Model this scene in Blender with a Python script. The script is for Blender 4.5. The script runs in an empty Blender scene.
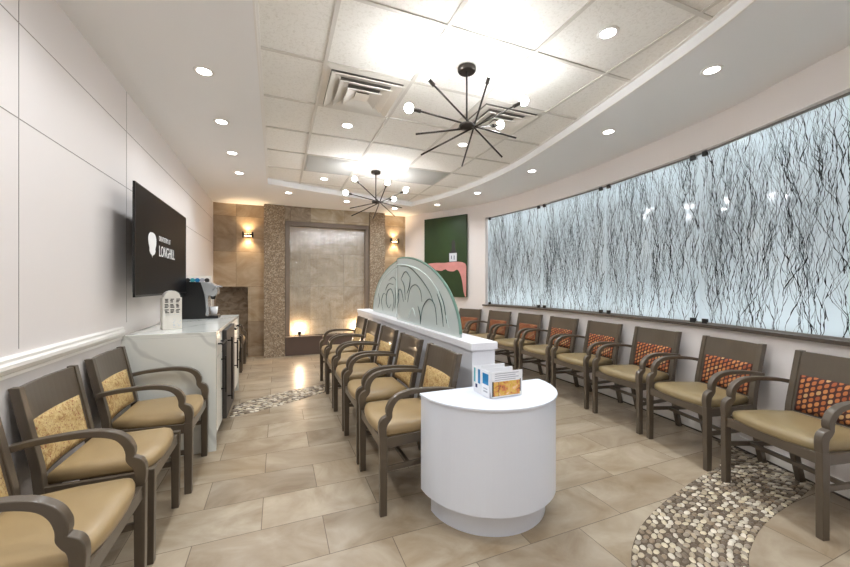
import bpy, bmesh, math, random
from mathutils import Vector, Matrix
random.seed(7)
COL = bpy.context.scene.collection
PI = math.pi

# ------------------------------------------------------------------ helpers
def lin(c):
    r = []
    for v in c[:3]:
        v = v / 255.0
        r.append(v / 12.92 if v <= .04045 else ((v + .055) / 1.055) ** 2.4)
    return (*r, 1.0)

def obj(name, bm, mat, parent=None, smooth=False, bevel=0, seg=2, label=None):
    me = bpy.data.meshes.new(name)
    bmesh.ops.recalc_face_normals(bm, faces=bm.faces[:])
    bm.to_mesh(me); bm.free()
    mats = mat if isinstance(mat, (list, tuple)) else [mat]
    for m in mats: me.materials.append(m)
    if smooth:
        for p in me.polygons: p.use_smooth = True
    o = bpy.data.objects.new(name, me); COL.objects.link(o)
    if parent: o.parent = parent
    if bevel:
        b = o.modifiers.new('bevel', 'BEVEL'); b.width = bevel; b.segments = seg
        b.limit_method = 'ANGLE'; b.angle_limit = math.radians(40)
    if label: o['label'] = label
    return o

def tag(o, label, cat, group=None, kind=None):
    o['label'] = label; o['category'] = cat
    if group: o['group'] = group
    if kind: o['kind'] = kind
    return o

def thing(name, label, cat, loc=(0, 0, 0), rz=0, group=None):
    o = bpy.data.objects.new(name, None); COL.objects.link(o)
    o.empty_display_size = .1
    o.location = loc; o.rotation_euler = (0, 0, rz)
    return tag(o, label, cat, group)

def struct(name, bm, mat, parent=None, label=None, **k):
    o = obj(name, bm, mat, parent, **k)
    if parent is None: o['kind'] = 'structure'
    if label: o['label'] = label
    return o

def kids(o): return [c for c in bpy.data.objects if c.parent == o]
def copy_tree(o, parent=None):
    c = o.copy(); COL.objects.link(c)
    if parent: c.parent = parent
    for ch in kids(o): copy_tree(ch, c)
    return c

def box(bm, x0, x1, y0, y1, z0, z1, M=None):
    vs = [bm.verts.new(Vector(p) if M is None else M @ Vector(p)) for p in
          [(x0,y0,z0),(x1,y0,z0),(x1,y1,z0),(x0,y1,z0),(x0,y0,z1),(x1,y0,z1),(x1,y1,z1),(x0,y1,z1)]]
    for f in [(0,3,2,1),(4,5,6,7),(0,1,5,4),(1,2,6,5),(2,3,7,6),(3,0,4,7)]:
        bm.faces.new([vs[i] for i in f])
    return bm
def B(*a, M=None): return box(bmesh.new(), *a, M=M)

def prism(bm, pts, d, f):
    """closed outline pts (2D); f(a,b,t) maps to 3D with t in d=(t0,t1)"""
    lo = [bm.verts.new(f(a, b, d[0])) for a, b in pts]
    hi = [bm.verts.new(f(a, b, d[1])) for a, b in pts]
    n = len(pts)
    bm.faces.new(lo); bm.faces.new(hi[::-1])
    for i in range(n):
        bm.faces.new([lo[i], lo[(i+1) % n], hi[(i+1) % n], hi[i]])
    return bm

def cyl(bm, p0, p1, r0, r1=None, n=16, caps=True):
    r1 = r0 if r1 is None else r1
    p0, p1 = Vector(p0), Vector(p1); d = (p1 - p0).normalized()
    a = d.orthogonal().normalized(); b = d.cross(a)
    A = []; Bv = []
    for i in range(n):
        t = 2*PI*i/n; v = a*math.cos(t) + b*math.sin(t)
        A.append(bm.verts.new(p0 + v*r0)); Bv.append(bm.verts.new(p1 + v*r1))
    for i in range(n):
        j = (i+1) % n; bm.faces.new([A[i], A[j], Bv[j], Bv[i]])
    if caps: bm.faces.new(A[::-1]); bm.faces.new(Bv)
    return bm

def tube(bm, pts, r, n=6):
    pts = [Vector(p) for p in pts]; rings = []
    up = None
    for i, p in enumerate(pts):
        d = (pts[min(i+1, len(pts)-1)] - pts[max(i-1, 0)]).normalized()
        a = d.orthogonal().normalized() if up is None else (up - d*up.dot(d)).normalized()
        up = a; b = d.cross(a)
        rr = r[i] if isinstance(r, (list, tuple)) else r
        rings.append([bm.verts.new(p + (a*math.cos(2*PI*k/n) + b*math.sin(2*PI*k/n))*rr) for k in range(n)])
    for q in range(len(rings)-1):
        for k in range(n):
            bm.faces.new([rings[q][k], rings[q][(k+1) % n], rings[q+1][(k+1) % n], rings[q+1][k]])
    bm.faces.new(rings[0][::-1]); bm.faces.new(rings[-1])
    return bm

def lathe(bm, prof, c=(0,0,0), n=32):
    rings = []
    for r, z in prof:
        if r < 1e-6: rings.append([bm.verts.new((c[0], c[1], c[2]+z))])
        else: rings.append([bm.verts.new((c[0]+r*math.cos(2*PI*k/n), c[1]+r*math.sin(2*PI*k/n), c[2]+z)) for k in range(n)])
    for a, b in zip(rings, rings[1:]):
        for k in range(n):
            j = (k+1) % n
            if len(a) == 1 and len(b) == 1: continue
            if len(a) == 1: bm.faces.new([a[0], b[k], b[j]])
            elif len(b) == 1: bm.faces.new([a[k], a[j], b[0]])
            else: bm.faces.new([a[k], a[j], b[j], b[k]])
    return bm

def spline(P, per=8):
    """Catmull-Rom through 2D points"""
    out = []
    Q = [tuple(2*a-b for a, b in zip(P[0], P[1]))] + list(P) + [tuple(2*a-b for a, b in zip(P[-1], P[-2]))]
    for i in range(1, len(Q)-2):
        for k in range(per):
            t = k/per
            out.append(tuple(.5*((2*b)+(-a+c)*t+(2*a-5*b+4*c-d)*t*t+(-a+3*b-3*c+d)*t**3)
                             for a, b, c, d in zip(Q[i-1], Q[i], Q[i+1], Q[i+2])))
    out.append(tuple(P[-1]))
    return out

# ------------------------------------------------------------------ materials
class NT:
    def __init__(s, name):
        s.m = bpy.data.materials.new(name); s.m.use_nodes = True
        s.t = s.m.node_tree; s.t.nodes.clear()
        s.out = s.n('ShaderNodeOutputMaterial')
    def n(s, typ, **k):
        nd = s.t.nodes.new(typ)
        for a, v in k.items(): setattr(nd, a, v)
        return nd
    def l(s, a, b): s.t.links.new(a, b)
    def inp(s, sock, v):
        if isinstance(v, bpy.types.NodeSocket): s.l(v, sock)
        else: sock.default_value = v
    def math(s, op, a, b=0, c=0):
        nd = s.n('ShaderNodeMath', operation=op)
        s.inp(nd.inputs[0], a); s.inp(nd.inputs[1], b); s.inp(nd.inputs[2], c)
        return nd.outputs[0]
    def mix(s, f, a, b, typ='MIX'):
        nd = s.n('ShaderNodeMix', data_type='RGBA', blend_type=typ)
        s.inp(nd.inputs[0], f); s.inp(nd.inputs[6], a); s.inp(nd.inputs[7], b)
        return nd.outputs[2]
    def ramp(s, f, stops, interp='LINEAR'):
        nd = s.n('ShaderNodeValToRGB'); nd.color_ramp.interpolation = interp
        e = nd.color_ramp.elements
        while len(e) < len(stops): e.new(.5)
        for q, (p, c) in zip(e, stops): q.position = p; q.color = c if len(c) == 4 else (*c, 1)
        s.l(f, nd.inputs[0]); return nd.outputs[0]
    def pos(s, kind='Object'):
        return s.n('ShaderNodeTexCoord').outputs[kind]
    def mapping(s, v, scale=(1,1,1), loc=(0,0,0), rot=(0,0,0)):
        nd = s.n('ShaderNodeMapping'); s.l(v, nd.inputs[0])
        nd.inputs['Scale'].default_value = scale; nd.inputs['Location'].default_value = loc
        nd.inputs['Rotation'].default_value = rot
        return nd.outputs[0]
    def noise(s, v, sc, det=3, rough=.5, dist=0):
        nd = s.n('ShaderNodeTexNoise'); s.l(v, nd.inputs['Vector'])
        nd.inputs['Scale'].default_value = sc; nd.inputs['Detail'].default_value = det
        nd.inputs['Roughness'].default_value = rough; nd.inputs['Distortion'].default_value = dist
        return nd.outputs[0]
    def bsdf(s, color, rough=.5, metal=0, spec=.5, bump=None, bs=.2, bd=.01, coat=0, **k):
        p = s.n('ShaderNodeBsdfPrincipled')
        s.inp(p.inputs['Base Color'], color); s.inp(p.inputs['Roughness'], rough)
        s.inp(p.inputs['Metallic'], metal); p.inputs['Specular IOR Level'].default_value = spec
        p.inputs['Coat Weight'].default_value = coat; p.inputs['Coat Roughness'].default_value = .1
        for a, v in k.items(): s.inp(p.inputs[a.replace('_', ' ')], v)
        if bump is not None:
            b = s.n('ShaderNodeBump'); b.inputs['Strength'].default_value = bs; b.inputs['Distance'].default_value = bd
            s.l(bump, b.inputs['Height']); s.l(b.outputs[0], p.inputs['Normal'])
        return p
    def done(s, sh):
        s.l(sh.outputs[0] if hasattr(sh, 'outputs') else sh, s.out.inputs[0]); return s.m

def plain(name, rgb, rough=.5, metal=0, var=.04, sc=6, coat=0, spec=.5):
    t = NT(name); c = lin(rgb)
    f = t.noise(t.pos(), sc, 3)
    col = t.mix(f, tuple(max(0, v*(1-var)) for v in c[:3]) + (1,), tuple(min(1, v*(1+var)) for v in c[:3]) + (1,))
    return t.done(t.bsdf(col, rough, metal, coat=coat, spec=spec))

def emit(name, rgb, strength):
    t = NT(name); e = t.n('ShaderNodeEmission'); e.inputs[0].default_value = (*rgb, 1); e.inputs[1].default_value = strength
    return t.done(e)

def tiles(t, u, v, w, h, u0, v0, stag, g):
    """returns grout mask (1 = joint), cell random colour"""
    sep = t.n('ShaderNodeSeparateXYZ'); t.l(t.pos(), sep.inputs[0])
    U = t.math('SUBTRACT', sep.outputs[u], u0); V = t.math('DIVIDE', t.math('SUBTRACT', sep.outputs[v], v0), h)
    row = t.math('FLOOR', V)
    odd = t.math('FLOORED_MODULO', row, 2.0)
    U = t.math('ADD', t.math('DIVIDE', U, w), t.math('MULTIPLY', odd, stag))
    cu = t.math('FLOOR', U); fu = t.math('FRACT', U); fv = t.math('FRACT', V)
    eu = t.math('MULTIPLY', t.math('MINIMUM', fu, t.math('SUBTRACT', 1.0, fu)), w)
    ev = t.math('MULTIPLY', t.math('MINIMUM', fv, t.math('SUBTRACT', 1.0, fv)), h)
    mask = t.math('LESS_THAN', t.math('MINIMUM', eu, ev), g/2)
    cb = t.n('ShaderNodeCombineXYZ'); t.l(cu, cb.inputs[0]); t.l(row, cb.inputs[1])
    wn = t.n('ShaderNodeTexWhiteNoise', noise_dimensions='3D'); t.l(cb.outputs[0], wn.inputs[0])
    return mask, wn

def stone(name, u, v, w, h, u0, v0, stag, g, pal, grout, rough=.3, vein=.5, bs=.15, nsc=2.0):
    t = NT(name)
    mask, wn = tiles(t, u, v, w, h, u0, v0, stag, g)
    n = len(pal)
    base = t.ramp(wn.outputs[0], [(i/n, lin(c)) for i, c in enumerate(pal)], 'CONSTANT')
    off = t.n('ShaderNodeVectorMath', operation='MULTIPLY_ADD'); t.l(wn.outputs[1], off.inputs[0])
    off.inputs[1].default_value = (9, 9, 9); t.l(t.pos(), off.inputs[2])
    mp = t.mapping(off.outputs[0], scale=(1, 1.6, 1.6), rot=(0, 0, .5))
    a = t.noise(mp, nsc, 6, .6, 1.6); b = t.noise(mp, nsc*6, 5, .6, .5)
    f = t.ramp(a, [(.3, (.0, .0, .0)), (.7, (1, 1, 1))])
    dark = t.mix(1.0, base, lin((205, 192, 172)), 'MULTIPLY')
    light = t.mix(.35, base, lin((225, 215, 198)))
    col = t.mix(vein, base, t.mix(f, dark, light))
    col = t.mix(t.math('MULTIPLY', b, .22), col, lin((120, 100, 78)))
    col = t.mix(mask, col, lin(grout))
    hgt = t.math('SUBTRACT', t.math('MULTIPLY', b, .15), mask)
    return t.done(t.bsdf(col, t.math('ADD', rough, t.math('MULTIPLY', mask, .4)), bump=hgt, bs=bs, bd=.003))

M = {}
M['wall'] = plain('wall_paint', (228, 221, 217), .55, var=.015, sc=2)
M['wall_lower'] = plain('wall_paint_lower', (216, 210, 206), .55, var=.015)
M['soffit'] = plain('soffit_paint', (242, 241, 240), .7, var=.012, sc=2)
M['white_trim'] = plain('white_trim', (238, 234, 228), .35, var=.01)
M['groove'] = plain('groove_shadow_gap', (150, 143, 134), .8)
M['laminate'] = plain('white_laminate', (231, 236, 247), .28, var=.008, coat=.2)
M['partition'] = plain('partition_paint', (232, 231, 234), .4, var=.01)
M['wood'] = plain('taupe_stained_wood', (86, 75, 62), .33, var=.12, sc=9, coat=.3)
M['dark_ledge'] = plain('dark_ledge', (72, 62, 54), .35, var=.1)
M['black'] = plain('black_plastic', (20, 20, 21), .35)
M['black_metal'] = plain('black_metal', (34, 32, 31), .35, metal=.6)
M['rod'] = plain('dark_bronze_rod', (66, 61, 56), .3, metal=.8)
M['chrome'] = plain('brushed_nickel', (150, 146, 140), .28, metal=1)
M['silver'] = plain('silver_plastic', (188, 190, 192), .25, metal=.55)
M['steel'] = plain('stainless_steel', (66, 61, 57), .65)
M['screen'] = plain('tv_screen', (18, 18, 20), .4, spec=.1)
M['bezel'] = plain('tv_bezel', (12, 12, 13), .3)
M['white_print'] = plain('white_print', (240, 240, 240), .5)
M['twig_ink'] = plain('black_twig_ink', (16, 18, 20), .6)
M['edge_mask'] = plain('grey_edge_mask', (120, 116, 110), .45)  # for the strips added over the bright pane edges
M['white_box'] = plain('cream_white_card', (226, 220, 210), .5)
M['ink'] = plain('dark_ink', (48, 45, 44), .6)
M['cabinet'] = plain('white_cabinet', (226, 224, 216), .35, var=.01)
M['frame_stone'] = plain('frame_stone', (126, 112, 98), .35, var=.15, sc=4)
M['trough'] = plain('trough_stone', (92, 76, 68), .3, var=.12, sc=5)
M['wet_pebble'] = plain('dark_wet_pebbles', (50, 42, 36), .15, var=.4, sc=30)
M['grey_grille'] = plain('grey_grille', (186, 184, 178), .5)
M['vent'] = plain('vent_white_metal', (222, 216, 206), .3)
M['vent_dark'] = plain('vent_dark_throat', (120, 115, 106), .7)
M['grid'] = plain('ceiling_grid_white', (214, 208, 198), .45)
M['bulb'] = emit('frosted_bulb', (.93, .96, 1.0), 78)
M['lens'] = emit('downlight_lens', (1.0, .98, .95), 14)
M['warm_lens'] = emit('warm_sconce_lens', (1.0, .68, .36), 18)
M['led'] = emit('cool_led', (.92, .97, 1.0), 72)

def m_ceiltile():
    t = NT('ceiling_tile'); p = t.pos()
    a = t.noise(p, 60, 3, .6, .8); b = t.noise(p, 240, 2)
    h = t.math('ADD', t.ramp(a, [(.35, (0, 0, 0)), (.55, (1, 1, 1))]), t.math('MULTIPLY', b, .4))
    c = t.mix(t.ramp(a, [(.3, (0, 0, 0)), (.5, (1, 1, 1))]), lin((228, 223, 213)), lin((242, 238, 230)))
    return t.done(t.bsdf(c, .9, bump=h, bs=.18, bd=.003))
M['ceil_tile'] = m_ceiltile()

FLOOR_PAL = [(166,149,124), (156,139,115), (173,157,133), (150,134,111), (162,147,124), (144,128,106)]
M['floor'] = stone('floor_tile', 0, 1, .61, .303, .225, 1.73, .5, .004, FLOOR_PAL, (112, 98, 82), rough=.3, vein=.75, nsc=1.8)
BACK_PAL = [(188,164,132), (156,134,106), (202,182,150), (176,154,122), (194,172,140)]
M['back_tile'] = stone('back_wall_stone_tile', 0, 2, .61, .61, -.06, .01, 0, .004, BACK_PAL, (110, 92, 70), rough=.32, vein=.7)
M['water_tile'] = stone('fountain_stone_tile', 0, 2, .61, .61, -.06, .01, 0, .004,
                        [(204,192,168), (190,178,154), (214,202,178), (198,184,160)], (118, 108, 92), rough=.16, vein=.9)
M['niche'] = stone('niche_stone', 0, 2, .61, .61, -.4, .2, 0, .004, [(138,118,90), (150,128,100), (126,106,80)], (100, 84, 64), rough=.4, vein=1.0, nsc=5)

def m_colpebble():
    t = NT('pebble_mosaic'); p = t.pos()
    v = t.n('ShaderNodeTexVoronoi', feature='F1'); t.l(p, v.inputs['Vector']); v.inputs['Scale'].default_value = 62
    e = t.n('ShaderNodeTexVoronoi', feature='DISTANCE_TO_EDGE'); t.l(p, e.inputs['Vector']); e.inputs['Scale'].default_value = 62
    s = t.n('ShaderNodeSeparateColor'); t.l(v.outputs['Color'], s.inputs[0])
    c = t.ramp(s.outputs[0], [(0, lin((160,136,110))), (.3, lin((190,168,140))), (.6, lin((212,192,164))), (.85, lin((226,210,184)))], 'CONSTANT')
    g = t.ramp(e.outputs['Distance'], [(.04, (0, 0, 0)), (.16, (1, 1, 1))])
    c = t.mix(g, lin((128, 112, 94)), c)
    return t.done(t.bsdf(c, .45, bump=g, bs=.8, bd=.008))
M['col_pebble'] = m_colpebble()

def m_pebble():
    t = NT('river_pebble')
    a = t.n('ShaderNodeVertexColor', layer_name='Col')
    n = t.noise(t.pos(), 60, 3)
    c = t.mix(t.math('MULTIPLY', n, .35), a.outputs[0], lin((96, 80, 62)))
    return t.done(t.bsdf(c, .32))
M['pebble'] = m_pebble()
M['pebble_grout'] = plain('pebble_grout', (92, 78, 62), .8, var=.15, sc=40)

def m_leather(name, rgb, rgb2):
    t = NT(name); p = t.pos()
    n = t.noise(p, 5, 3); b = t.noise(p, 260, 2)
    return t.done(t.bsdf(t.mix(n, lin(rgb), lin(rgb2)), .36, bump=b, bs=.08, bd=.002, spec=.5))
M['tan_leather'] = m_leather('tan_vinyl', (146, 122, 84), (168, 144, 106))
M['olive_leather'] = m_leather('olive_tan_vinyl', (132, 114, 80), (150, 131, 95))

def m_goldfab():
    t = NT('gold_floral_fabric'); p = t.pos()
    n = t.noise(p, 26, 4, .6, 1.2); n2 = t.noise(p, 60, 3, .6, 2.0)
    c = t.ramp(n, [(.3, lin((146, 112, 66))), (.45, lin((186, 156, 100))), (.6, lin((204, 180, 128))), (.75, lin((170, 140, 86)))])
    c = t.mix(t.ramp(n2, [(.57, (0, 0, 0)), (.62, (1, 1, 1))]), c, lin((134, 66, 42)))
    return t.done(t.bsdf(c, .8))
M['gold_fabric'] = m_goldfab()

def m_orangefab():
    t = NT('orange_basket_fabric'); p = t.pos()
    sep = t.n('ShaderNodeSeparateXYZ'); t.l(p, sep.inputs[0])
    z = t.math('MULTIPLY', sep.outputs[2], 30.0)
    col = t.math('MULTIPLY', sep.outputs[0], 33.0)
    ci = t.math('FLOOR', col)
    zz = t.math('ADD', z, t.math('MULTIPLY', t.math('FLOORED_MODULO', ci, 2.0), .5))
    w = t.math('ADD', zz, t.math('MULTIPLY', t.math('FRACT', col), .35))
    fu = t.math('FRACT', col); fv = t.math('FRACT', w)
    a = t.math('MULTIPLY', t.math('SINE', t.math('MULTIPLY', fu, PI)), t.math('SINE', t.math('MULTIPLY', fv, PI)))
    cb = t.n('ShaderNodeCombineXYZ'); t.l(ci, cb.inputs[0]); t.l(t.math('FLOOR', w), cb.inputs[1])
    wn = t.n('ShaderNodeTexWhiteNoise'); t.l(cb.outputs[0], wn.inputs[0])
    oc = t.ramp(wn.outputs[0], [(0, lin((170, 98, 52))), (.4, lin((188, 122, 68))), (.7, lin((150, 78, 42))), (.88, lin((186, 146, 98)))], 'CONSTANT')
    m = t.ramp(a, [(.34, (0, 0, 0)), (.52, (1, 1, 1))])
    return t.done(t.bsdf(t.mix(m, lin((66, 32, 24)), oc), .8, bump=m, bs=.3, bd=.002))
M['orange_fabric'] = m_orangefab()

def m_quartz():
    t = NT('white_quartz'); p = t.pos()
    w = t.n('ShaderNodeTexWave'); t.l(t.mapping(p, rot=(.4, .5, .9)), w.inputs['Vector'])
    w.inputs['Scale'].default_value = .8; w.inputs['Distortion'].default_value = 9; w.inputs['Detail'].default_value = 4
    w.inputs['Detail Scale'].default_value = 1.2
    v = t.ramp(w.outputs[1], [(.0, (1, 1, 1)), (.035, (0, 0, 0))])
    n = t.noise(p, 3, 4)
    c = t.mix(n, lin((224, 226, 218)), lin((236, 236, 230)))
    return t.done(t.bsdf(t.mix(t.math('MULTIPLY', v, .32), c, lin((150, 150, 146))), .12, coat=.3))
M['quartz'] = m_quartz()

def m_frost(name, rgb, trans, glassmix=.0, rough=.08, fresn=.5):
    t = NT(name)
    c = lin(rgb); n = t.noise(t.mapping(t.pos(), scale=(1, 1, .3)), 3, 3)
    col = t.mix(n, tuple(v*.9 for v in c[:3])+(1,), c)
    d = t.n('ShaderNodeBsdfDiffuse'); tr = t.n('ShaderNodeBsdfTranslucent')
    t.l(col, d.inputs[0]); t.l(col, tr.inputs[0])
    m1 = t.n('ShaderNodeMixShader'); m1.inputs[0].default_value = trans; t.l(d.outputs[0], m1.inputs[1]); t.l(tr.outputs[0], m1.inputs[2])
    tp = t.n('ShaderNodeBsdfTransparent'); t.l(col, tp.inputs[0])
    m2 = t.n('ShaderNodeMixShader'); m2.inputs[0].default_value = glassmix; t.l(m1.outputs[0], m2.inputs[1]); t.l(tp.outputs[0], m2.inputs[2])
    g = t.n('ShaderNodeBsdfGlossy'); g.inputs['Roughness'].default_value = rough
    fr = t.n('ShaderNodeFresnel'); fr.inputs[0].default_value = 1.5
    m3 = t.n('ShaderNodeMixShader'); t.l(fr.outputs[0], m3.inputs[0]); t.l(m2.outputs[0], m3.inputs[1]); t.l(g.outputs[0], m3.inputs[2])
    return t.done(m3.outputs[0])
M['film_glass'] = m_frost('pale_blue_film_glass', (228, 237, 241), .5, 0, .07)
M['etched_glass'] = m_frost('etched_sea_green_glass', (240, 250, 247), .3, .10, .12)
M['glass_edge'] = m_frost('glass_edge_green', (170, 208, 194), .6, .1, .1)

def m_water():
    t = NT('running_water')
    v = t.mapping(t.pos(), scale=(22, 22, 1.2)); n = t.noise(v, 1.6, 4, .6, .6)
    b = t.n('ShaderNodeBump'); b.inputs['Strength'].default_value = .6; b.inputs['Distance'].default_value = .02; t.l(n, b.inputs['Height'])
    g = t.n('ShaderNodeBsdfGlossy'); g.inputs['Roughness'].default_value = .12; t.l(b.outputs[0], g.inputs['Normal'])
    d = t.n('ShaderNodeBsdfDiffuse'); d.inputs[0].default_value = lin((225, 225, 220))
    tp = t.n('ShaderNodeBsdfTransparent')
    m0 = t.n('ShaderNodeMixShader'); t.l(t.ramp(n, [(.45, (0, 0, 0)), (.8, (.22, .22, .22))]), m0.inputs[0])
    t.l(tp.outputs[0], m0.inputs[1]); t.l(d.outputs[0], m0.inputs[2])
    m = t.n('ShaderNodeMixShader'); m.inputs[0].default_value = .2
    t.l(m0.outputs[0], m.inputs[1]); t.l(g.outputs[0], m.inputs[2])
    return t.done(m.outputs[0])
M['water'] = m_water()

def m_leaf():
    t = NT('green_leaf_print'); p = t.pos()
    n = t.noise(t.mapping(p, scale=(1, 1, 1), rot=(0, .6, 0)), 1.6, 3, .5, 1.0)
    w = t.n('ShaderNodeTexWave'); t.l(t.mapping(p, rot=(0, .9, 0)), w.inputs['Vector']); w.inputs['Scale'].default_value = 1.3; w.inputs['Distortion'].default_value = 3
    c = t.mix(n, lin((16, 36, 12)), lin((46, 70, 26)))
    c = t.mix(t.math('MULTIPLY', w.outputs[1], .3), c, lin((30, 56, 24)))
    return t.done(t.bsdf(c, .5))
M['leaf'] = m_leaf()
M['pink'] = plain('pink_hand_print', (204, 138, 132), .6, var=.22, sc=8)
M['label_grey'] = plain('pale_label', (206, 210, 214), .5)
M['blue_cover'] = plain('blue_cover', (30, 128, 184), .4, var=.3, sc=40)
M['teal_cover'] = plain('teal_cover', (70, 168, 178), .4, var=.2, sc=40)
M['navy'] = plain('navy_print', (34, 40, 90), .5)
M['paper'] = plain('paper_white', (238, 238, 240), .5)
M['greytext'] = plain('pale_grey_text', (176, 176, 182), .5)
def m_photo():
    t = NT('orange_food_photo'); p = t.pos()
    n = t.noise(p, 32, 3, .6, .6)
    c = t.ramp(n, [(.3, lin((110, 80, 44))), (.42, lin((206, 118, 70))), (.52, lin((214, 176, 70))), (.64, lin((226, 170, 110))), (.75, lin((240, 225, 200)))])
    return t.done(t.bsdf(c, .4))
M['photo'] = m_photo()

# ------------------------------------------------------------------ dimensions
LX = -1.016            # left wall
SZ = 2.665             # soffit height
CZ = 2.75              # tile ceiling
BY = 7.0               # back wall
FY = -1.8              # wall behind the camera
WALLPTS = [(1.75, FY), (2.35, -1.0), (2.80, 0.0), (3.10, 1.0), (3.33, 1.8), (3.435, 2.6), (3.49, 3.4), (3.475, 4.2), (3.41, 4.8),
           (3.29, 5.35), (3.15, 5.72), (2.97, 6.05), (2.72, 6.45), (2.42, BY)]
WC = spline(WALLPTS, 10)
def wall_at(y):
    for a, b in zip(WC, WC[1:]):
        if a[1] <= y <= b[1]:
            t = (y-a[1])/(b[1]-a[1]); return a[0]+(b[0]-a[0])*t
    return WC[-1][0]
def wall_n(y):   # outward (away from the room) normal
    d = Vector((wall_at(y+.02)-wall_at(y-.02), .04)).normalized()
    return Vector((d.y, -d.x))
def wp(y, off=0):      # point on the wall pushed off into the wall (+) or into the room (-)
    n = wall_n(y); return Vector((wall_at(y)+n.x*off, y+n.y*off))

# ------------------------------------------------------------------ floor
struct('floor', B(LX-.15, 3.75, FY-.15, BY+.5, -.05, 0), M['floor'])

def strip_pebbles(name, inner, outer, size, label, seed):
    """mosaic of pebbles set between two curves"""
    rnd = random.Random(seed)
    I = spline(inner, 12); O = spline(outer, 12)
    bm = bmesh.new()
    lo = [(bm.verts.new((*a, -.004)), bm.verts.new((*b, -.004))) for a, b in zip(I, O)]
    hi = [(bm.verts.new((*a, .0012)), bm.verts.new((*b, .0012))) for a, b in zip(I, O)]
    for i in range(len(I)-1):
        bm.faces.new([hi[i][0], hi[i+1][0], hi[i+1][1], hi[i][1]])
        for s in (0, 1):
            bm.faces.new([lo[i][s], lo[i+1][s], hi[i+1][s], hi[i][s]])
    root = struct(name, bm, M['pebble_grout'], label=label)
    bm = bmesh.new(); cl = bm.loops.layers.float_color.new('Col')
    pal = [lin(c) for c in [(206,196,176), (178,162,138), (146,128,106), (224,214,196), (118,104,88), (160,148,132), (192,178,152), (104,90,76), (212,200,172)]]
    L = [0]
    for i in range(len(I)-1):
        m0 = Vector(((I[i][0]+O[i][0])/2, (I[i][1]+O[i][1])/2)); m1 = Vector(((I[i+1][0]+O[i+1][0])/2, (I[i+1][1]+O[i+1][1])/2))
        L.append(L[-1]+(m1-m0).length)
    def at(s, w):
        for i in range(len(L)-1):
            if L[i] <= s <= L[i+1]:
                t = (s-L[i])/(L[i+1]-L[i])
                a = Vector(I[i]).lerp(Vector(I[i+1]), t); b = Vector(O[i]).lerp(Vector(O[i+1]), t)
                return a.lerp(b, w), (b-a)
        return None, None
    sx, sy = size
    s = sx*.5; r = 0
    while s < L[-1]:
        _, d = at(s, .5)
        if d is None: break
        nw = max(3, int(d.length/(sy)))
        for k in range(nw):
            ss = s + (k % 2)*sx*.5 + rnd.uniform(-.15, .15)*sx
            w = (k+.5)/nw + rnd.uniform(-.1, .1)/nw
            p, dd = at(min(max(ss, 0), L[-1]), w)
            if p is None: continue
            ang = math.atan2(dd.y, dd.x) + PI/2 + rnd.uniform(-.5, .5)
            a = sx*.5*rnd.uniform(.85, 1.15); b = sy*.5*rnd.uniform(.88, 1.12); h = rnd.uniform(.004, .007)
            c = rnd.choice(pal); q = rnd.uniform(.85, 1.15); c = (c[0]*q, c[1]*q, c[2]*q, 1)
            N = 8; ca, sa = math.cos(ang), math.sin(ang)
            def ring(f, z): return [bm.verts.new((p.x+ca*a*f*math.cos(t)-sa*b*f*math.sin(t), p.y+sa*a*f*math.cos(t)+ca*b*f*math.sin(t), z))
                                    for t in [2*PI*j/N for j in range(N)]]
            r0 = ring(1, .0008); r1 = ring(.86, .0012+h*.65); r2 = ring(.45, .0012+h)
            fs = []
            for A, Bq in ((r0, r1), (r1, r2)):
                for j in range(N): fs.append(bm.faces.new([A[j], A[(j+1) % N], Bq[(j+1) % N], Bq[j]]))
            fs.append(bm.faces.new(r2))
            for f in fs:
                for lp in f.loops: lp[cl] = c
        s += sx*.98; r += 1
    obj('pebbles', bm, M['pebble'], root, smooth=True)['kind'] = 'stuff'
strip_pebbles('trim_1', [(3.14, 1.18), (2.92, 1.14), (2.44, 1.09), (2.14, 1.02), (1.93, .93), (1.76, .78), (1.65, .52), (1.62, .2), (1.7, -.2)],
              [(3.33, 1.83), (2.95, 1.58), (2.42, 1.48), (2.04, 1.40), (1.70, 1.29), (1.44, 1.12), (1.2, .82), (1.1, .45), (1.12, 0.0)], (.042, .026),
              'curved river pebble band set in the floor by the right wall chairs', 3)
strip_pebbles('trim_2', [(-.43, 3.86), (-.04, 4.03), (.25, 4.2), (.55, 4.37), (1.11, 4.6)],
              [(-.43, 4.24), (-.04, 4.5), (.25, 4.62), (.55, 4.71), (1.11, 4.86)], (.05, .032),
              'narrow river pebble band crossing the aisle beside the counter', 5)

# ------------------------------------------------------------------ walls
W = B(LX-.12, LX, FY-.12, BY+.1, 0, SZ+.1)
wl = struct('wall_left', W, M['wall'])
bm = bmesh.new()
for z in (1.965, 2.37): box(bm, LX-.002, LX+.0012, FY, 6.9, z-.002, z+.002)
for y in (-.28, .89, 2.06, 3.23): box(bm, LX-.002, LX+.0012, y-.0015, y+.0015, .99, 2.66)
obj('panel_joint', bm, M['groove'], wl)
obj('lower_panel', B(LX-.001, LX+.004, FY, 3.12, .0, .895), M['wall_lower'], wl)
bm = bmesh.new()
prof = [(LX, .885), (LX+.012, .885), (LX+.012, .9), (LX+.02, .905), (LX+.03, .925), (LX+.03, .94), (LX+.022, .95), (LX+.022, .962), (LX+.012, .972), (LX, .972)]
prism(bm, prof, (FY, 3.12), lambda a, b, t: (a, t, b))
struct('trim_3', bm, M['white_trim'], label='white moulded chair rail along the left wall')

struct('wall_front', B(LX-.1, 2.0, FY-.12, FY, 0, SZ+.1), M['wall'])

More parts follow.
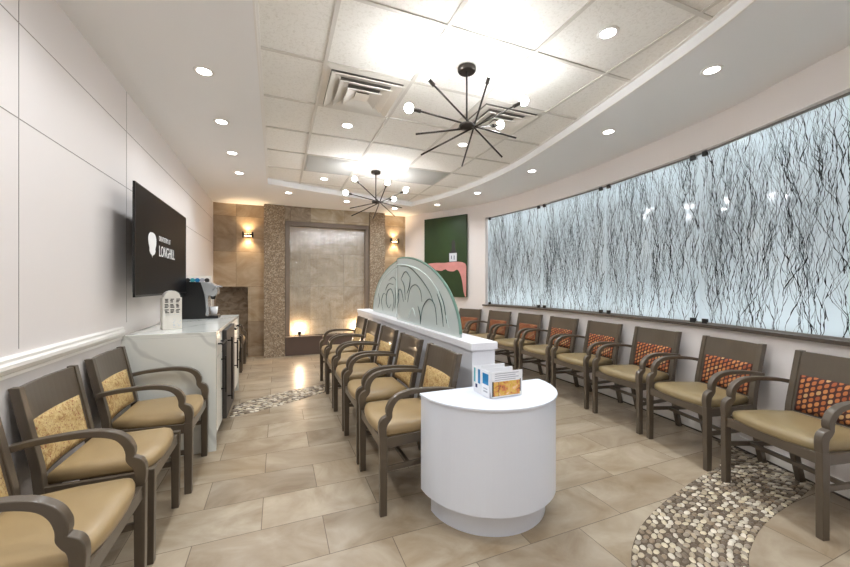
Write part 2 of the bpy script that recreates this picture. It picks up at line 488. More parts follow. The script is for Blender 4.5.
# right wall with the long opening
OZ0, OZ1 = .925, 2.415
OY0, OY1 = -.75, 5.33
RD = .24
bm = bmesh.new()
def wall_band(bm, y0, y1, z0, z1, off=0):
    ys = [y0] + [p[1] for p in WC if y0 < p[1] < y1] + [y1]
    vs = [(bm.verts.new((*wp(y, off), z0)), bm.verts.new((*wp(y, off), z1))) for y in ys]
    for a, b in zip(vs, vs[1:]): bm.faces.new([a[0], b[0], b[1], a[1]])
def wall_flat(bm, y0, y1, z, o0, o1):
    ys = [y0] + [p[1] for p in WC if y0 < p[1] < y1] + [y1]
    vs = [(bm.verts.new((*wp(y, o0), z)), bm.verts.new((*wp(y, o1), z))) for y in ys]
    for a, b in zip(vs, vs[1:]): bm.faces.new([a[0], b[0], b[1], a[1]])
wall_band(bm, FY, BY, 0, OZ0); wall_band(bm, FY, BY, OZ1, SZ+.08)
wall_band(bm, FY, OY0, OZ0, OZ1); wall_band(bm, OY1, BY, OZ0, OZ1)
wall_band(bm, OY0-.02, OY1+.02, OZ0-.1, OZ1+.1, RD)
wall_flat(bm, OY0, OY1, OZ0, 0, RD); wall_flat(bm, OY0, OY1, OZ1, 0, RD)
for y in (OY0, OY1):
    a, b = wp(y, 0), wp(y, RD)
    bm.faces.new([bm.verts.new((*a, OZ0)), bm.verts.new((*b, OZ0)), bm.verts.new((*b, OZ1)), bm.verts.new((*a, OZ1))])
wall_band(bm, FY, BY, 0, SZ+.08, .3)
wr = struct('wall_right', bm, M['wall'])

def along(name, y0, y1, z0, z1, o0, o1, mat, label):
    bm = bmesh.new()
    ys = [y0] + [p[1] for p in WC if y0 < p[1] < y1] + [y1]
    R = []
    for y in ys:
        a, b = wp(y, o0), wp(y, o1)
        R.append([bm.verts.new((*a, z0)), bm.verts.new((*b, z0)), bm.verts.new((*b, z1)), bm.verts.new((*a, z1))])
    for p, q in zip(R, R[1:]):
        for k in range(4): bm.faces.new([p[k], p[(k+1) % 4], q[(k+1) % 4], q[k]])
    bm.faces.new(R[0]); bm.faces.new(R[-1])
    return struct(name, bm, mat, label=label)
along('trim_4', OY0-.02, OY1+.04, OZ0-.022, OZ0+.003, -.035, RD-.01, M['dark_ledge'], 'dark ledge under the long twig glass opening')
along('baseboard_right', FY+.05, BY-.1, .0, .1, -.012, .002, M['white_trim'], 'white baseboard along the curved wall')
along('shadow_gap_strip', FY+.05, BY-.1, .0, .012, -.016, .002, M['dark_ledge'], 'dark strip painted as the shadow gap at the foot of the curved wall')  # dark colour stands in for the shadow gap under the baseboard

# decorative glass panels over a backlit recess, not real windows
SE = [5.325, 4.175, 3.095, 2.02, .95, -.13]
place = ['farthest pane, beside the green picture', 'second pane from the green picture', 'middle pane of the row of five',
         'wide near pane above the pebble band end', 'nearest pane, cut off at the right edge']
def twigs(bm, w, h, f, rnd, n):
    def ribbon(P, Wd):
        prev = None
        for i, (p, wd) in enumerate(zip(P, Wd)):
            a = bm.verts.new(f(p[0]-wd/2, p[1])); b = bm.verts.new(f(p[0]+wd/2, p[1]))
            if prev: bm.faces.new([prev[0], prev[1], b, a])
            prev = (a, b)
    def grow(s, z, d, wd, length, depth):
        P = [(s, z)]; Wd = [wd]; tot = 0
        while tot < length:
            dz = rnd.uniform(.012, .03)
            d += rnd.uniform(-.38, .38) - d*.32
            s += d*dz; z += dz; tot += dz
            if z > h-.004 or s < .004 or s > w-.004: break
            q = wd*(1-.6*tot/length)*rnd.choice((.4, .7, 1, 1, 1.9))
            P.append((s, z)); Wd.append(q)
            if depth < 3 and rnd.random() < .075:
                grow(s, z, d+rnd.choice((-1, 1))*rnd.uniform(.35, .9), wd*.7, length*rnd.uniform(.25, .55), depth+1)
        if len(P) > 2: ribbon(P, Wd)
    for i in range(n):
        grow(rnd.uniform(.01, w-.01), max(.004, rnd.uniform(-.5, h*.85)), rnd.uniform(-.3, .3), rnd.choice((.0018, .0024, .0034, .0052)), rnd.uniform(.25, 1.1), 0)
for i in range(5):
    ya, yb = SE[i]-.0015, SE[i+1]+.0015
    pa, pb = wp(ya, .06), wp(yb, .06)
    if i == 0: pass
    w = (pb-pa).length; ex = (pb-pa)/w; en = Vector((ex.y, -ex.x))
    mid = (pa+pb)/2
    if en.dot(wall_n((ya+yb)/2)) < 0: en = -en
    z0, z1 = OZ0+.006, OZ1-.004
    root = thing('printed_glass_screen', 'pale blue twig glass, ' + place[i], 'glass_panel', (pa.x, pa.y, z0),
                 math.atan2(ex.y, ex.x), 'twig printed glass panes in the curved wall')
    # local frame: x along pane, y across; room side sign
    Rl = Matrix.Rotation(-math.atan2(ex.y, ex.x), 2)
    sgn = 1 if (Rl @ en).y > 0 else -1        # +: local y points into the wall
    h = z1-z0
    obj('pane', B(0, w, min(0, sgn*.01), max(0, sgn*.01), 0, h), M['film_glass'], root)
    bm = bmesh.new()
    twigs(bm, w, h, lambda s, z: (s, -sgn*.0012, z), random.Random(100+i), 200)
    obj('twig_print', bm, M['twig_ink'], root)
    for z_a, z_b in ((-.003, .010), (h-.012, h+.001)):  # strips added to cover light leaking at pane edges, read as shadow lines
        obj('light_leak_strip', B(0, w, -.013, .013, z_a, z_b), M['edge_mask'], root)
    for cx in (.055, w-.055):
        for cz in (.014, h-.014):
            bm = B(cx-.022, cx+.022, -.02, .02, cz-.024, cz+.024)
            obj('clip', bm, M['black'], root, bevel=.002)
# cool light strips hidden in the recess head; sill ones added to even the glow
for i in range(5):
    y0, y1 = SE[i+1]+.04, SE[i]-.04
    a, b = wp(y0, .20), wp(y1, .20)
    dd = (b-a).normalized(); nn = Vector((dd.y, -dd.x))*.012
    vs = [(a+nn), (a-nn), (b-nn), (b+nn)]
    for zz, side in ((OZ1-.03, 'above'), (OZ0+.02, 'added below')):
        bm = bmesh.new()
        V = [bm.verts.new((*v, zz)) for v in vs] + [bm.verts.new((*v, zz+.01)) for v in vs]
        for f in [(0,1,2,3),(7,6,5,4),(0,4,5,1),(1,5,6,2),(2,6,7,3),(3,7,4,0)]: bm.faces.new([V[k] for k in f])
        tag(obj('light_strip', bm, M['led']), 'cool light strip %s the %s' % (side, place[i]), 'light strip', 'light strips behind the twig glass')

# back wall
bm = bmesh.new()
NX1, NZ = -.455, 1.24
T = .06
def quad(bm, pts): return bm.faces.new([bm.verts.new(p) for p in pts])
box(bm, LX-.1, NX1, BY, BY+.4, NZ, SZ+.08)
box(bm, NX1, 2.55, BY, BY+.4, 0, SZ+.08)
wb = struct('wall_back', bm, M['back_tile'])
bm = bmesh.new()
box(bm, LX-.1, NX1, BY+.30, BY+.4, 0, NZ)
obj('niche_lining', bm, M['niche'], wb)
bm = bmesh.new()
box(bm, NX1-.03, NX1+.012, BY-.012, BY+.02, 0, NZ+.03)
box(bm, LX, NX1-.03, BY-.012, BY+.02, NZ-.01, NZ+.03)
obj('niche_edging', bm, M['back_tile'], wb)

# ------------------------------------------------------------------ ceiling
tray = spline([(2.22, 6.06), (2.47, 5.35), (2.605, 4.65), (2.655, 3.75), (2.56, 2.85), (2.32, 1.48), (2.12, .85), (1.8, .1), (1.45, -.5)], 8)
tray += [(-.10, -.5), (-.142, 5.467)]
tray += [(.5, 5.66), (1.3, 5.87)]
bm = bmesh.new()
def loop(pts, z):
    vs = [bm.verts.new((*p, z)) for p in pts]
    es = [bm.edges.new((vs[i], vs[(i+1) % len(vs)])) for i in range(len(vs))]
    return vs, es
out = [(LX-.02, FY-.02)] + [(x+.02, y) for x, y in WC] + [(LX-.02, BY+.02)]
v1, e1 = loop(out, SZ); v2, e2 = loop(tray, SZ)
bmesh.ops.triangle_fill(bm, edges=e1+e2, use_beauty=True, use_dissolve=False)
v3 = [bm.verts.new((v.co.x, v.co.y, CZ)) for v in v2]
for i in range(len(v2)):
    j = (i+1) % len(v2); bm.faces.new([v2[i], v2[j], v3[j], v3[i]])
# closed top well above the tile field
v4 = [bm.verts.new((v.co.x, v.co.y, CZ+.08)) for v in v1]
bm.faces.new(v4)
for i in range(len(v1)):
    j = (i+1) % len(v1); bm.faces.new([v1[i], v1[j], v4[j], v4[i]])
ceil = struct('ceiling', bm, M['soffit'])
bm = bmesh.new()
bm.faces.new([bm.verts.new((*p, CZ+.004)) for p in tray])
obj('tile_field', bm, M['ceil_tile'], ceil)
# thin lip moulding round the tray
bm = bmesh.new()
def edge_strip(bm, pts, inw, z0, z1):
    n = len(pts); C = Vector((1.1, 2.8))
    R = []
    for i, p in enumerate(pts):
        a = Vector(pts[i-1]); b = Vector(pts[(i+1) % n]); d = (b-a).normalized(); nn = Vector((d.y, -d.x))
        if nn.dot(C-Vector(p)) < 0: nn = -nn
        q = Vector(p)+nn*inw
        R.append([bm.verts.new((*p, z0)), bm.verts.new((*q, z0)), bm.verts.new((*q, z1)), bm.verts.new((*p, z1))])
    for i in range(n):
        j = (i+1) % n
        for k in range(4): bm.faces.new([R[i][k], R[i][(k+1) % 4], R[j][(k+1) % 4], R[j][k]])
edge_strip(bm, tray, .012, SZ+.0, SZ+.008); edge_strip(bm, tray, .022, CZ-.006, CZ+.003)
struct('trim_6', bm, M['white_trim'], label='white lip moulding round the curved ceiling tray')
def inside(x, y):
    c = False; n = len(tray)
    for i in range(n):
        x1, y1 = tray[i]; x2, y2 = tray[(i+1) % n]
        if (y1 > y) != (y2 > y) and x < (x2-x1)*(y-y1)/(y2-y1)+x1: c = not c
    return c
GX = [.294, .909, 1.524, 2.139]; GY = [round(2.48+.61*k, 3) for k in range(-4, 6)]
bm = bmesh.new()
def seg_run(fixed, axis):
    run = None; t = -1.0
    while t < 6.6:
        p = (fixed, t) if axis == 'y' else (t, fixed)
        ins = inside(*p)
        if ins and run is None: run = t
        if (not ins) and run is not None:
            if axis == 'y': box(bm, fixed-.012, fixed+.012, run, t, CZ-.004, CZ+.003)
            else: box(bm, run, t, fixed-.012, fixed+.012, CZ-.0035, CZ+.003)
            run = None
        t += .01
for g in GX: seg_run(g, 'y')
for g in GY: seg_run(g, 'x')
obj('grid', bm, M['grid'], ceil)

# vents
def vent(x, y, label):
    r = thing('ceiling_vent', label, 'vent', (x, y, CZ), 0, 'square ceiling air diffusers')
    def ring(s0, s1, z0, z1):
        bm = bmesh.new()
        P = [[bm.verts.new((sx*s, sy*s, z)) for sx, sy in ((-1,-1),(1,-1),(1,1),(-1,1))] for s, z in ((s0, z0), (s1, z1), (s1+.004, z1+.006), (s0+.004, z0+.006))]
        for a in range(4):
            for k in range(4): bm.faces.new([P[a][k], P[a][(k+1) % 4], P[(a+1) % 4][(k+1) % 4], P[(a+1) % 4][k]])
        return bm
    obj('frame', ring(.262, .295, -.010, -.004), M['vent'], r)
    obj('throat', B(-.27, .27, -.27, .27, -.003, .0), M['vent_dark'], r)
    obj('louvre', ring(.185, .258, -.006, -.030), M['vent'], r)
    obj('louvre', ring(.120, .190, -.010, -.038), M['vent'], r)
    obj('louvre', ring(.050, .125, -.014, -.046), M['vent'], r)
    obj('centre_plate', B(-.052, .052, -.052, .052, -.03, -.024), M['vent'], r)
    return r
vent(.6015, 2.785, 'square white stepped air diffuser left of the near chandelier')
vent(1.8315, 2.785, 'square white stepped air diffuser behind the near chandelier')
def grille(x, y, label):
    r = thing('ceiling_grille', label, 'grille', (x, y, CZ), 0, 'flat grey ceiling panels')
    obj('frame', B(-.295, .295, -.295, .295, -.008, -.001), M['grey_grille'], r)
    bm = bmesh.new()
    for k in range(22): box(bm, -.275, .275, -.27+k*.025, -.255+k*.025, -.013, -.007)
    obj('slats', bm, M['grey_grille'], r)
grille(.6015, 4.615, 'flat grey louvred ceiling panel left of the far chandelier')
grille(1.8315, 4.615, 'flat grey louvred ceiling panel right of the far chandelier')

# recessed lights
def proto_down():
    r = thing('recessed_light', 'x', 'ceiling light', (0, 0, 0))
    bm = bmesh.new()
    lathe(bm, [(.042, 0.0), (.044, -.004), (.058, -.005), (.062, -.001), (.062, .004)])
    obj('trim_ring', bm, M['white_trim'], r, smooth=True)
    bm = bmesh.new(); lathe(bm, [(0, -.0025), (.042, -.0025), (.042, 0)]); obj('lens', bm, M['lens'], r)
    return r
P0 = proto_down(); used = False
def down(x, y, z, label, group, e=13):
    global used
    r = P0 if not used else copy_tree(P0); used = True
    r.location = (x, y, z); tag(r, label, 'ceiling light', group)
    ld = bpy.data.lights.new('downlight', 'SPOT'); ld.energy = e; ld.spot_size = math.radians(150); ld.spot_blend = 1
    ld.shadow_soft_size = .05; ld.color = (.90, .95, 1.0)
    lo = bpy.data.objects.new('downlight_lamp', ld); COL.objects.link(lo); lo.location = (0, 0, -.012); lo.parent = r
ordn = ['nearest of the soffit lights above the television side', 'second soffit light along the left wall', 'third soffit light along the left wall', 'farthest soffit light along the left wall']
for i, y in enumerate((2.74, 3.53, 4.32, 5.06)):
    down(-.45, y, SZ, 'small round recessed light, ' + ordn[i], 'recessed lights over the left side')
for i, y in enumerate((1.95, 1.16, .3, -.6)):
    down(-.45, y, SZ, 'small round recessed light over the left chairs, %s' % ['just outside the view', 'farther outside the view', 'beside the camera', 'behind the camera'][i], 'recessed lights over the left side')
for (x, y), l in zip([(.15, 5.86), (1.07, 6.1), (1.98, 6.32)], ['left of the water wall', 'in front of the water wall', 'by the right pebble column']):
    down(x, y, SZ, 'small round recessed light in the far soffit ' + l, 'recessed lights in the far soffit', 8)
for (x, y), l in zip([(2.626, 1.47), (2.806, 2.42), (2.898, 3.61), (2.82, 4.79), (2.585, 5.75)],
                     ['at the top right, nearest above the twig glass', 'second nearest above the twig glass', 'third above the twig glass', 'fourth above the twig glass', 'farthest, near the green picture']):
    down(x, y, SZ, 'round recessed light in the curved soffit, ' + l, 'recessed lights in the curved soffit')
for (x, y), l in zip([(2.4, .5), (2.0, -.5)], ['beside the camera', 'behind the camera']):
    down(x, y, SZ, 'round recessed light in the curved soffit, ' + l, 'recessed lights in the curved soffit')
for (x, y), l in zip([(1.81, 1.565), (.6, 3.395), (1.82, 3.395), (.6, 5.225), (1.82, 5.225), (.6, 1.565), (.6, .3), (1.5, .3)],
                     ['at the top right of the tray', 'between the two chandeliers on the left', 'between the two chandeliers on the right', 'beyond the left grey panel',
                      'beyond the right grey panel', 'above the camera on the left', 'behind the camera on the left', 'behind the camera on the right']):
    down(x, y, CZ+.003, 'round recessed light in the tiled tray, ' + l, 'recessed lights in the tiled tray', 11)

# ------------------------------------------------------------------ chandeliers
def chandelier():
    r = thing('chandelier', 'x', 'chandelier')
    bm = bmesh.new(); lathe(bm, [(0, 0), (.062, 0), (.062, -.022), (.055, -.03), (0, -.03)]); obj('canopy', bm, M['rod'], r, smooth=False)
    obj('stem', cyl(bmesh.new(), (0, 0, -.03), (0, 0, -.385), .0065, n=10), M['rod'], r, smooth=True)
    bm = bmesh.new(); lathe(bm, [(0, -.375), (.02, -.378), (.05, -.388), (.055, -.40), (.05, -.412), (.02, -.422), (0, -.425)]); obj('hub', bm, M['rod'], r, smooth=True)
    H = Vector((0, 0, -.40))
    for bulb, tip in [((-.406, .041, .068), (.384, -.031, -.033)), ((-.346, -.09, .221), (.347, .089, -.135)), ((-.046, -.375, .162), (.142, .336, -.152)),
                      ((.365, -.147, .174), (-.292, .117, -.198)), ((.337, .101, .107), (-.401, -.075, -.146))]:
        e0 = H+Vector(tip); d = (Vector(bulb)-Vector(tip)).normalized(); e1 = H+Vector(bulb)-d*.045
        rod = obj('rod', cyl(bmesh.new(), e0, e1, .0062, n=10), M['rod'], r, smooth=True)
        obj('socket', cyl(bmesh.new(), e1-d*.035, e1+d*.02, .0125, n=14), M['rod'], rod, smooth=False)
        bm = bmesh.new()
        bmesh.ops.create_uvsphere(bm, u_segments=20, v_segments=12, radius=.03, matrix=Matrix.Translation(e1+d*.045))
        obj('bulb', bm, M['bulb'], rod, smooth=True)
    return r
c0 = chandelier(); c0.location = (1.2, 2.18, CZ)
tag(c0, 'starburst chandelier with dark rods and glowing bulbs, nearer and larger of the two', 'chandelier', 'starburst chandeliers')
c1 = copy_tree(c0); c1.location = (1.19, 4.62, CZ); c1.rotation_euler = (0, 0, .25)
tag(c1, 'starburst chandelier with dark rods, farther one before the water wall', 'chandelier', 'starburst chandeliers')

# ------------------------------------------------------------------ back wall furniture: columns, fountain, sconces
for (x0, x1, l) in ((-.225, .112, 'tan pebble mosaic column left of the water wall'), (1.638, 1.937, 'tan pebble mosaic column right of the water wall')):
    tag(obj('pebble_column', B(x0, x1, 6.82, BY-.002, 0, SZ-.002), M['col_pebble']), l, 'column', 'pebble mosaic columns')
ff = thing('water_wall', 'stone water wall fountain with running water in a brown frame between pebble columns', 'fountain', (.875, 6.9, 0))
def rel(o): 
    o.location = -ff.location; return o
bm = bmesh.new()
fx0, fx1 = .118, 1.632
box(bm, fx0, .195, 6.86, BY-.002, .33, 2.40); box(bm, 1.56, fx1, 6.86, BY-.002, .33, 2.40); box(bm, .195, 1.56, 6.86, BY-.002, 2.325, 2.40)
rel(obj('frame', bm, M['frame_stone'], ff, bevel=.004))
rel(obj('header', B(fx0, fx1, 6.84, BY-.002, 2.402, SZ-.002), M['water_tile'], ff))
rel(obj('dark_tile', B(fx0, .55, 6.832, 6.84, 2.405, SZ-.002), M['niche'], ff))
rel(obj('stone_slab', B(.197, 1.558, 6.955, BY-.002, .2, 2.323), M['water_tile'], ff))
# the sheet of water, slightly rippled
bm = bmesh.new(); nx, nz = 60, 24; V = {}
rnd = random.Random(2)
ph = [rnd.uniform(0, 6) for _ in range(6)]
for i in range(nx+1):
    for k in range(nz+1):
        x = .2+1.355*i/nx; z = .30+2.0*k/nz
        yy = 6.946+.0022*math.sin(x*41+ph[0]+.8*math.sin(z*3))+.0016*math.sin(x*83+ph[1]+z)
        V[i, k] = bm.verts.new((x, yy, z))
for i in range(nx):
    for k in range(nz): bm.faces.new([V[i, k], V[i+1, k], V[i+1, k+1], V[i, k+1]])
rel(obj('water_sheet', bm, M['water'], ff, smooth=True))
rel(obj('trough', B(fx0, fx1, 6.83, 6.94, 0, .325), M['trough'], ff, bevel=.004))
rel(obj('trough_lip', B(fx0-.003, fx1+.003, 6.822, 6.87, .325, .34), M['frame_stone'], ff, bevel=.002))
bm = bmesh.new()
for i in range(60):
    x = .2+i*.0228; y = 6.905+rnd.uniform(-.02, .02); r = rnd.uniform(.012, .022)
    bmesh.ops.create_icosphere(bm, subdivisions=1, radius=r, matrix=Matrix.Translation((x, y, .335)) @ Matrix.Diagonal((1.3, 1, .7, 1)))
rel(obj('wet_pebbles', bm, M['wet_pebble'], ff, smooth=True))['kind'] = 'stuff'
for x in (.36, 1.40):
    bm = bmesh.new(); cyl(bm, (x, 6.895, .335), (x, 6.895, .375), .012); cyl(bm, (x, 6.895, .37), (x, 6.902, .42), .026, .03)
    o = rel(obj('uplight', bm, M['black_metal'], ff, smooth=False))
    bm = bmesh.new(); cyl(bm, (x, 6.902, .4205), (x, 6.9025, .4225), .022); obj('uplight_lens', bm, M['warm_lens'], o)
    ld = bpy.data.lights.new('fountain_uplight', 'POINT'); ld.energy = 8; ld.color = (1, .74, .5); ld.shadow_soft_size = .02
    lo = bpy.data.objects.new('fountain_uplight', ld); COL.objects.link(lo); lo.location = (x, 6.90, .455)

def sconce(x, z, label):
    r = thing('wall_sconce', label, 'wall light', (x, BY, z), 0, 'black up and down wall sconces')
    obj('wall_plate', B(-.035, .035, -.012, 0, -.035, .035), M['black_metal'], r)
    obj('arm', B(-.012, .012, -.045, -.01, -.012, .012), M['black_metal'], r)
    bm = bmesh.new(); box(bm, -.075, .075, -.10, -.03, -.016, .016)
    for s in (-1, 1): box(bm, s*.075-.012, s*.075+.012, -.105, -.025, -.05, .05)
    obj('body', bm, M['black_metal'], r, bevel=.003)
    for s in (-1, 1):
        obj('lens', B(-.05, .05, -.09, -.04, s*.017-.001, s*.017+.001), M['warm_lens'], r)
        ld = bpy.data.lights.new('sconce', 'SPOT'); ld.energy = 8; ld.color = (1, .74, .46); ld.spot_size = math.radians(115); ld.spot_blend = .9; ld.shadow_soft_size = .02
        lo = bpy.data.objects.new('sconce_lamp', ld); COL.objects.link(lo); lo.parent = r; lo.location = (0, -.065, s*.03)
        lo.rotation_euler = (PI if s > 0 else 0, 0, 0)
    return r
sconce(-.483, 2.13, 'black wall sconce glowing up and down left of the pebble columns')
sconce(2.17, 2.145, 'black wall sconce glowing up and down right of the pebble columns')

# ------------------------------------------------------------------ picture on the far right wall
pa, pb = Vector((2.66, 6.445)), Vector((3.135, 5.675))
pa = wp(6.52, -.006); pb = wp(5.70, -.006)
w = (pb-pa).length; e = (pb-pa)/w; nrm = Vector((-e.y, e.x))
if nrm.dot(Vector((-1, -.5))) < 0: nrm = -nrm
pic = thing('canvas_print', 'large dark green canvas print of a pink hand holding a small bottle', 'picture', (pa.x, pa.y, 1.04), math.atan2(e.y, e.x))
sg = 1 if (Matrix.Rotation(-math.atan2(e.y, e.x), 2) @ nrm).y > 0 else -1
def py(a, b): return (min(sg*a, sg*b), max(sg*a, sg*b))
y0, y1 = py(.004, .04); h = 1.49
obj('canvas', B(0, w, y0, y1, 0, h), M['leaf'], pic)
def flat(name, pts, mat, d0, d1):
    bm = bmesh.new(); prism(bm, [(a*w, b*h) for a, b in pts], (sg*d0, sg*d1), lambda a, b, t: (a, t, b)); return obj(name, bm, mat, pic)
hand = spline([(.0, .415), (.25, .43), (.50, .425), (.62, .43), (.80, .432), (.93, .418), (.995, .38), (.995, .28), (.995, .1), (.985, .0), (.94, .06), (.91, .18), (.87, .27), (.80, .335),
               (.70, .315), (.58, .325), (.52, .345), (.42, .325), (.3, .335), (.15, .315), (0, .315)], 4)
flat('hand', hand, M['pink'], .04, .0415)
flat('bottle', [(.60, .432), (.80, .432), (.80, .545), (.76, .565), (.74, .63), (.75, .665), (.725, .70), (.69, .70), (.665, .665), (.675, .63), (.66, .565), (.60, .545)], M['ink'], .0415, .043)
flat('bottle_label', [(.615, .438), (.785, .438), (.785, .54), (.615, .54)], M['label_grey'], .043, .044)
bm = bmesh.new()
flat('label_text', [(.66, .47), (.675, .47), (.675, .51), (.66, .51)], M['navy'], .044, .0445)
flat('label_text', [(.72, .46), (.735, .46), (.735, .51), (.72, .51)], M['navy'], .044, .0445)

# ------------------------------------------------------------------ low partition and arched glass
PX0, PX1, PY0, PY1, PZ = 1.12, 1.315, 1.975, 5.5, .893
pt = struct('wall_middle', B(PX0+.014, PX1-.014, PY0+.014, PY1-.014, 0, PZ-.045), M['partition'], label='low white partition wall behind the middle row of chairs')
obj('cap', B(PX0, PX1, PY0, PY1, PZ-.048, PZ), M['partition'], pt, bevel=.003)
GC, GA, GB = 3.585, 1.365, .645
ga = thing('glass_arch', 'half oval etched sea green glass screen standing on the white partition', 'glass screen', (1.22, GC, PZ))
def gx(y): return .035*math.tanh((y-.17)/.10)-.01
def arch(y_a, y_b, nm):
    bm = bmesh.new(); n = 40; nz = 10; F = []; Bk = []
    for i in range(n+1):
        y = y_a+(y_b-y_a)*i/n; top = GB*math.sqrt(max(0, 1-(y/GA)**2))
        F.append([bm.verts.new((gx(y)-.008, y, top*k/nz)) for k in range(nz+1)])
        Bk.append([bm.verts.new((gx(y)+.008, y, top*k/nz)) for k in range(nz+1)])
    for i in range(n):
        for k in range(nz):
            bm.faces.new([F[i][k], F[i+1][k], F[i+1][k+1], F[i][k+1]]); bm.faces.new([Bk[i][k+1], Bk[i+1][k+1], Bk[i+1][k], Bk[i][k]])
        bm.faces.new([F[i][nz], F[i+1][nz], Bk[i+1][nz], Bk[i][nz]]); bm.faces.new([F[i][0], Bk[i][0], Bk[i+1][0], F[i+1][0]])
    for R, S in ((F[0], Bk[0]), (F[-1], Bk[-1])):
        for k in range(nz):
            try: bm.faces.new([R[k], R[k+1], S[k+1], S[k]])
            except ValueError: pass
    bmesh.ops.remove_doubles(bm, verts=bm.verts[:], dist=1e-6)
    return obj(nm, bm, M['etched_glass'], ga, smooth=False)
arch(-1.3645, .168, 'glass_pane'); arch(.172, 1.3645, 'glass_pane')
# polished rim
pts = []
for i in range(61):
    t = PI*(.012+.976*i/60); y = -GA*math.cos(t); pts.append((gx(y), y, GB*math.sin(t)))
obj('polished_edge', tube(bmesh.new(), pts, .011, 8), M['glass_edge'], ga, smooth=True)
# inner border line and leaf swirls, given as (distance along, height) on the pane
def swirl(P, r=.0055):
    S = spline(P, 6); n = len(S)
    return tube(bmesh.new(), [(gx(y)-.0095, y, z) for y, z in S], [r*(.35+.65*math.sin(PI*min(.97, max(.03, i/(n-1))))) for i in range(n)], 5)
SW = [[(-.05, .56), (-.30, .545), (-.55, .46), (-.80, .33), (-.92, .22)],
      [(-.08, .43), (-.22, .50), (-.36, .44)], [(-.08, .43), (-.18, .36), (-.22, .22)], [(-.36, .44), (-.34, .36), (-.26, .28)],
      [(-.28, .20), (-.36, .33), (-.50, .37), (-.62, .32), (-.66, .22)], [(.06, .22), (-.02, .32), (-.10, .30), (-.16, .20)],
      [(-.62, .02), (-.68, .17), (-.82, .25), (-.94, .20), (-.98, .05)], [(-.56, .18), (-.62, .10), (-.62, .02)],
      [(-.98, .30), (-1.06, .20), (-1.10, .05)], [(-1.02, .32), (-1.11, .22), (-1.16, .08)],
      [(.08, .12), (.0, .22), (.02, .34)], [(.45, .06), (.38, .2), (.5, .32), (.66, .28), (.7, .16), (.6, .09), (.5, .14)],
      [(.75, .3), (.6, .38), (.4, .37)], [(.85, .04), (.92, .16), (.82, .26), (.7, .24)], [(.3, .42), (.42, .46), (.6, .42)],
      [(1.1, .06), (1.02, .16), (1.08, .26)], [(.36, .1), (.3, .22), (.34, .34)]]
for P in SW: obj('etched_swirl', swirl(P), M['glass_swirl'] if 'glass_swirl' in M else M.setdefault('glass_swirl', plain('dark_green_line', (44, 78, 74), .3)), ga, smooth=True)
M['frost_line'] = plain('white_frost_line', (226, 240, 236), .6)
for P in [[(-1.2, .05), (-1.0, .32), (-.6, .5), (0, .58), (.5, .54), (.95, .4), (1.18, .2)],
          [(-.3, .05), (-.42, .15), (-.5, .08)], [(.2, .08), (.24, .3), (.22, .5)], [(.12, .06), (.1, .3), (.13, .55)]]:
    obj('frosted_line', swirl(P, .006), M['frost_line'], ga, smooth=True)

# ------------------------------------------------------------------ half-round table
TC = (1.137, 1.852)
tb = thing('half_round_table', 'white half round table with recessed plinth at the end of the partition', 'table', (TC[0], TC[1], 0))
def D(R, back, z0, z1, n=48):
    bm = bmesh.new(); pts = [(R*math.cos(PI+PI*i/n), R*math.sin(PI+PI*i/n)) for i in range(n+1)]
    pts += [(R, back), (-R, back)] if back > 0.001 else []
    return prism(bm, pts, (z0, z1), lambda a, b, t: (a, b, t))
obj('table_top', D(.410, .012, .646, .66), M['laminate'], tb, bevel=.003)
obj('body', D(.402, .008, .13, .647), M['laminate'], tb)
obj('plinth', D(.345, .0, .0, .131), M['laminate'], tb)

# brochures
bh = thing('brochure_holder', 'clear and white brochure rack on the half round white table', 'brochure holder', (1.03, 1.62, .66))
bm = bmesh.new(); box(bm, 0, .2, 0, .165, 0, .006); box(bm, .0, .004, 0, .165, .006, .05); box(bm, 0, .2, .161, .165, .006, .142)
box(bm, 0, .2, .0, .002, .006, .035); box(bm, .004, .2, .055, .058, .006, .12); box(bm, .004, .2, .108, .111, .006, .13)
obj('rack', bm, M['paper'], bh)
def leaflet(name, loc, rz, w, h, label, parts, tilt=0):
    r = thing(name, label, 'brochure', loc, rz, 'brochures in the rack on the white table')
    obj('cover', B(0, w, 0, .003, 0, h), M['paper'], r)
    for nm, x0, x1, z0, z1, mt in parts: obj(nm, B(x0, x1, -.0006, 0, z0, z1), M[mt], r)
    return r
txt = [('text_line', .02+.0*i, .17-.02*(i % 2), .122-.011*i, .126-.011*i, 'greytext') for i in range(4)]
leaflet('brochure', (1.035, 1.612, .667), 0, .195, .135, 'wide white brochure with an orange and yellow photo, at the front of the rack',
        [('picture', .012, .178, .006, .082, 'photo'), ('dark_bar', .003, .012, .006, .084, 'ink'), ('dark_bar', .178, .184, .02, .088, 'ink'), ('dark_bar', .042, .046, .006, .082, 'ink')] + txt)
leaflet('brochure', (1.045, 1.68, .667), 0, .17, .140, 'wide white brochure standing in the middle of the rack', [('picture', .01, .16, .03, .08, 'teal_cover')])
leaflet('brochure', (1.05, 1.735, .667), 0, .15, .146, 'wide white brochure in the rear slot of the rack', [('picture', .01, .14, .03, .08, 'photo')])
leaflet('brochure', (1.0265, 1.70, .667), -PI/2, .078, .135, 'narrow white leaflet with a bright blue square, front left of the rack',
        [('blue_square', .012, .07, .062, .12, 'blue_cover'), ('text_line', .02, .06, .02, .028, 'greytext'), ('text_line', .02, .06, .036, .042, 'greytext')])
leaflet('brochure', (1.0265, 1.786, .667), -PI/2, .078, .135, 'narrow leaflet with teal stripes and a navy dot, rear left of the rack',
        [('teal_stripe', .006, .022, .05, .128, 'teal_cover'), ('blue_stripe', .05, .072, .05, .128, 'blue_cover'), ('navy_dot', .022, .042, .022, .042, 'navy')])

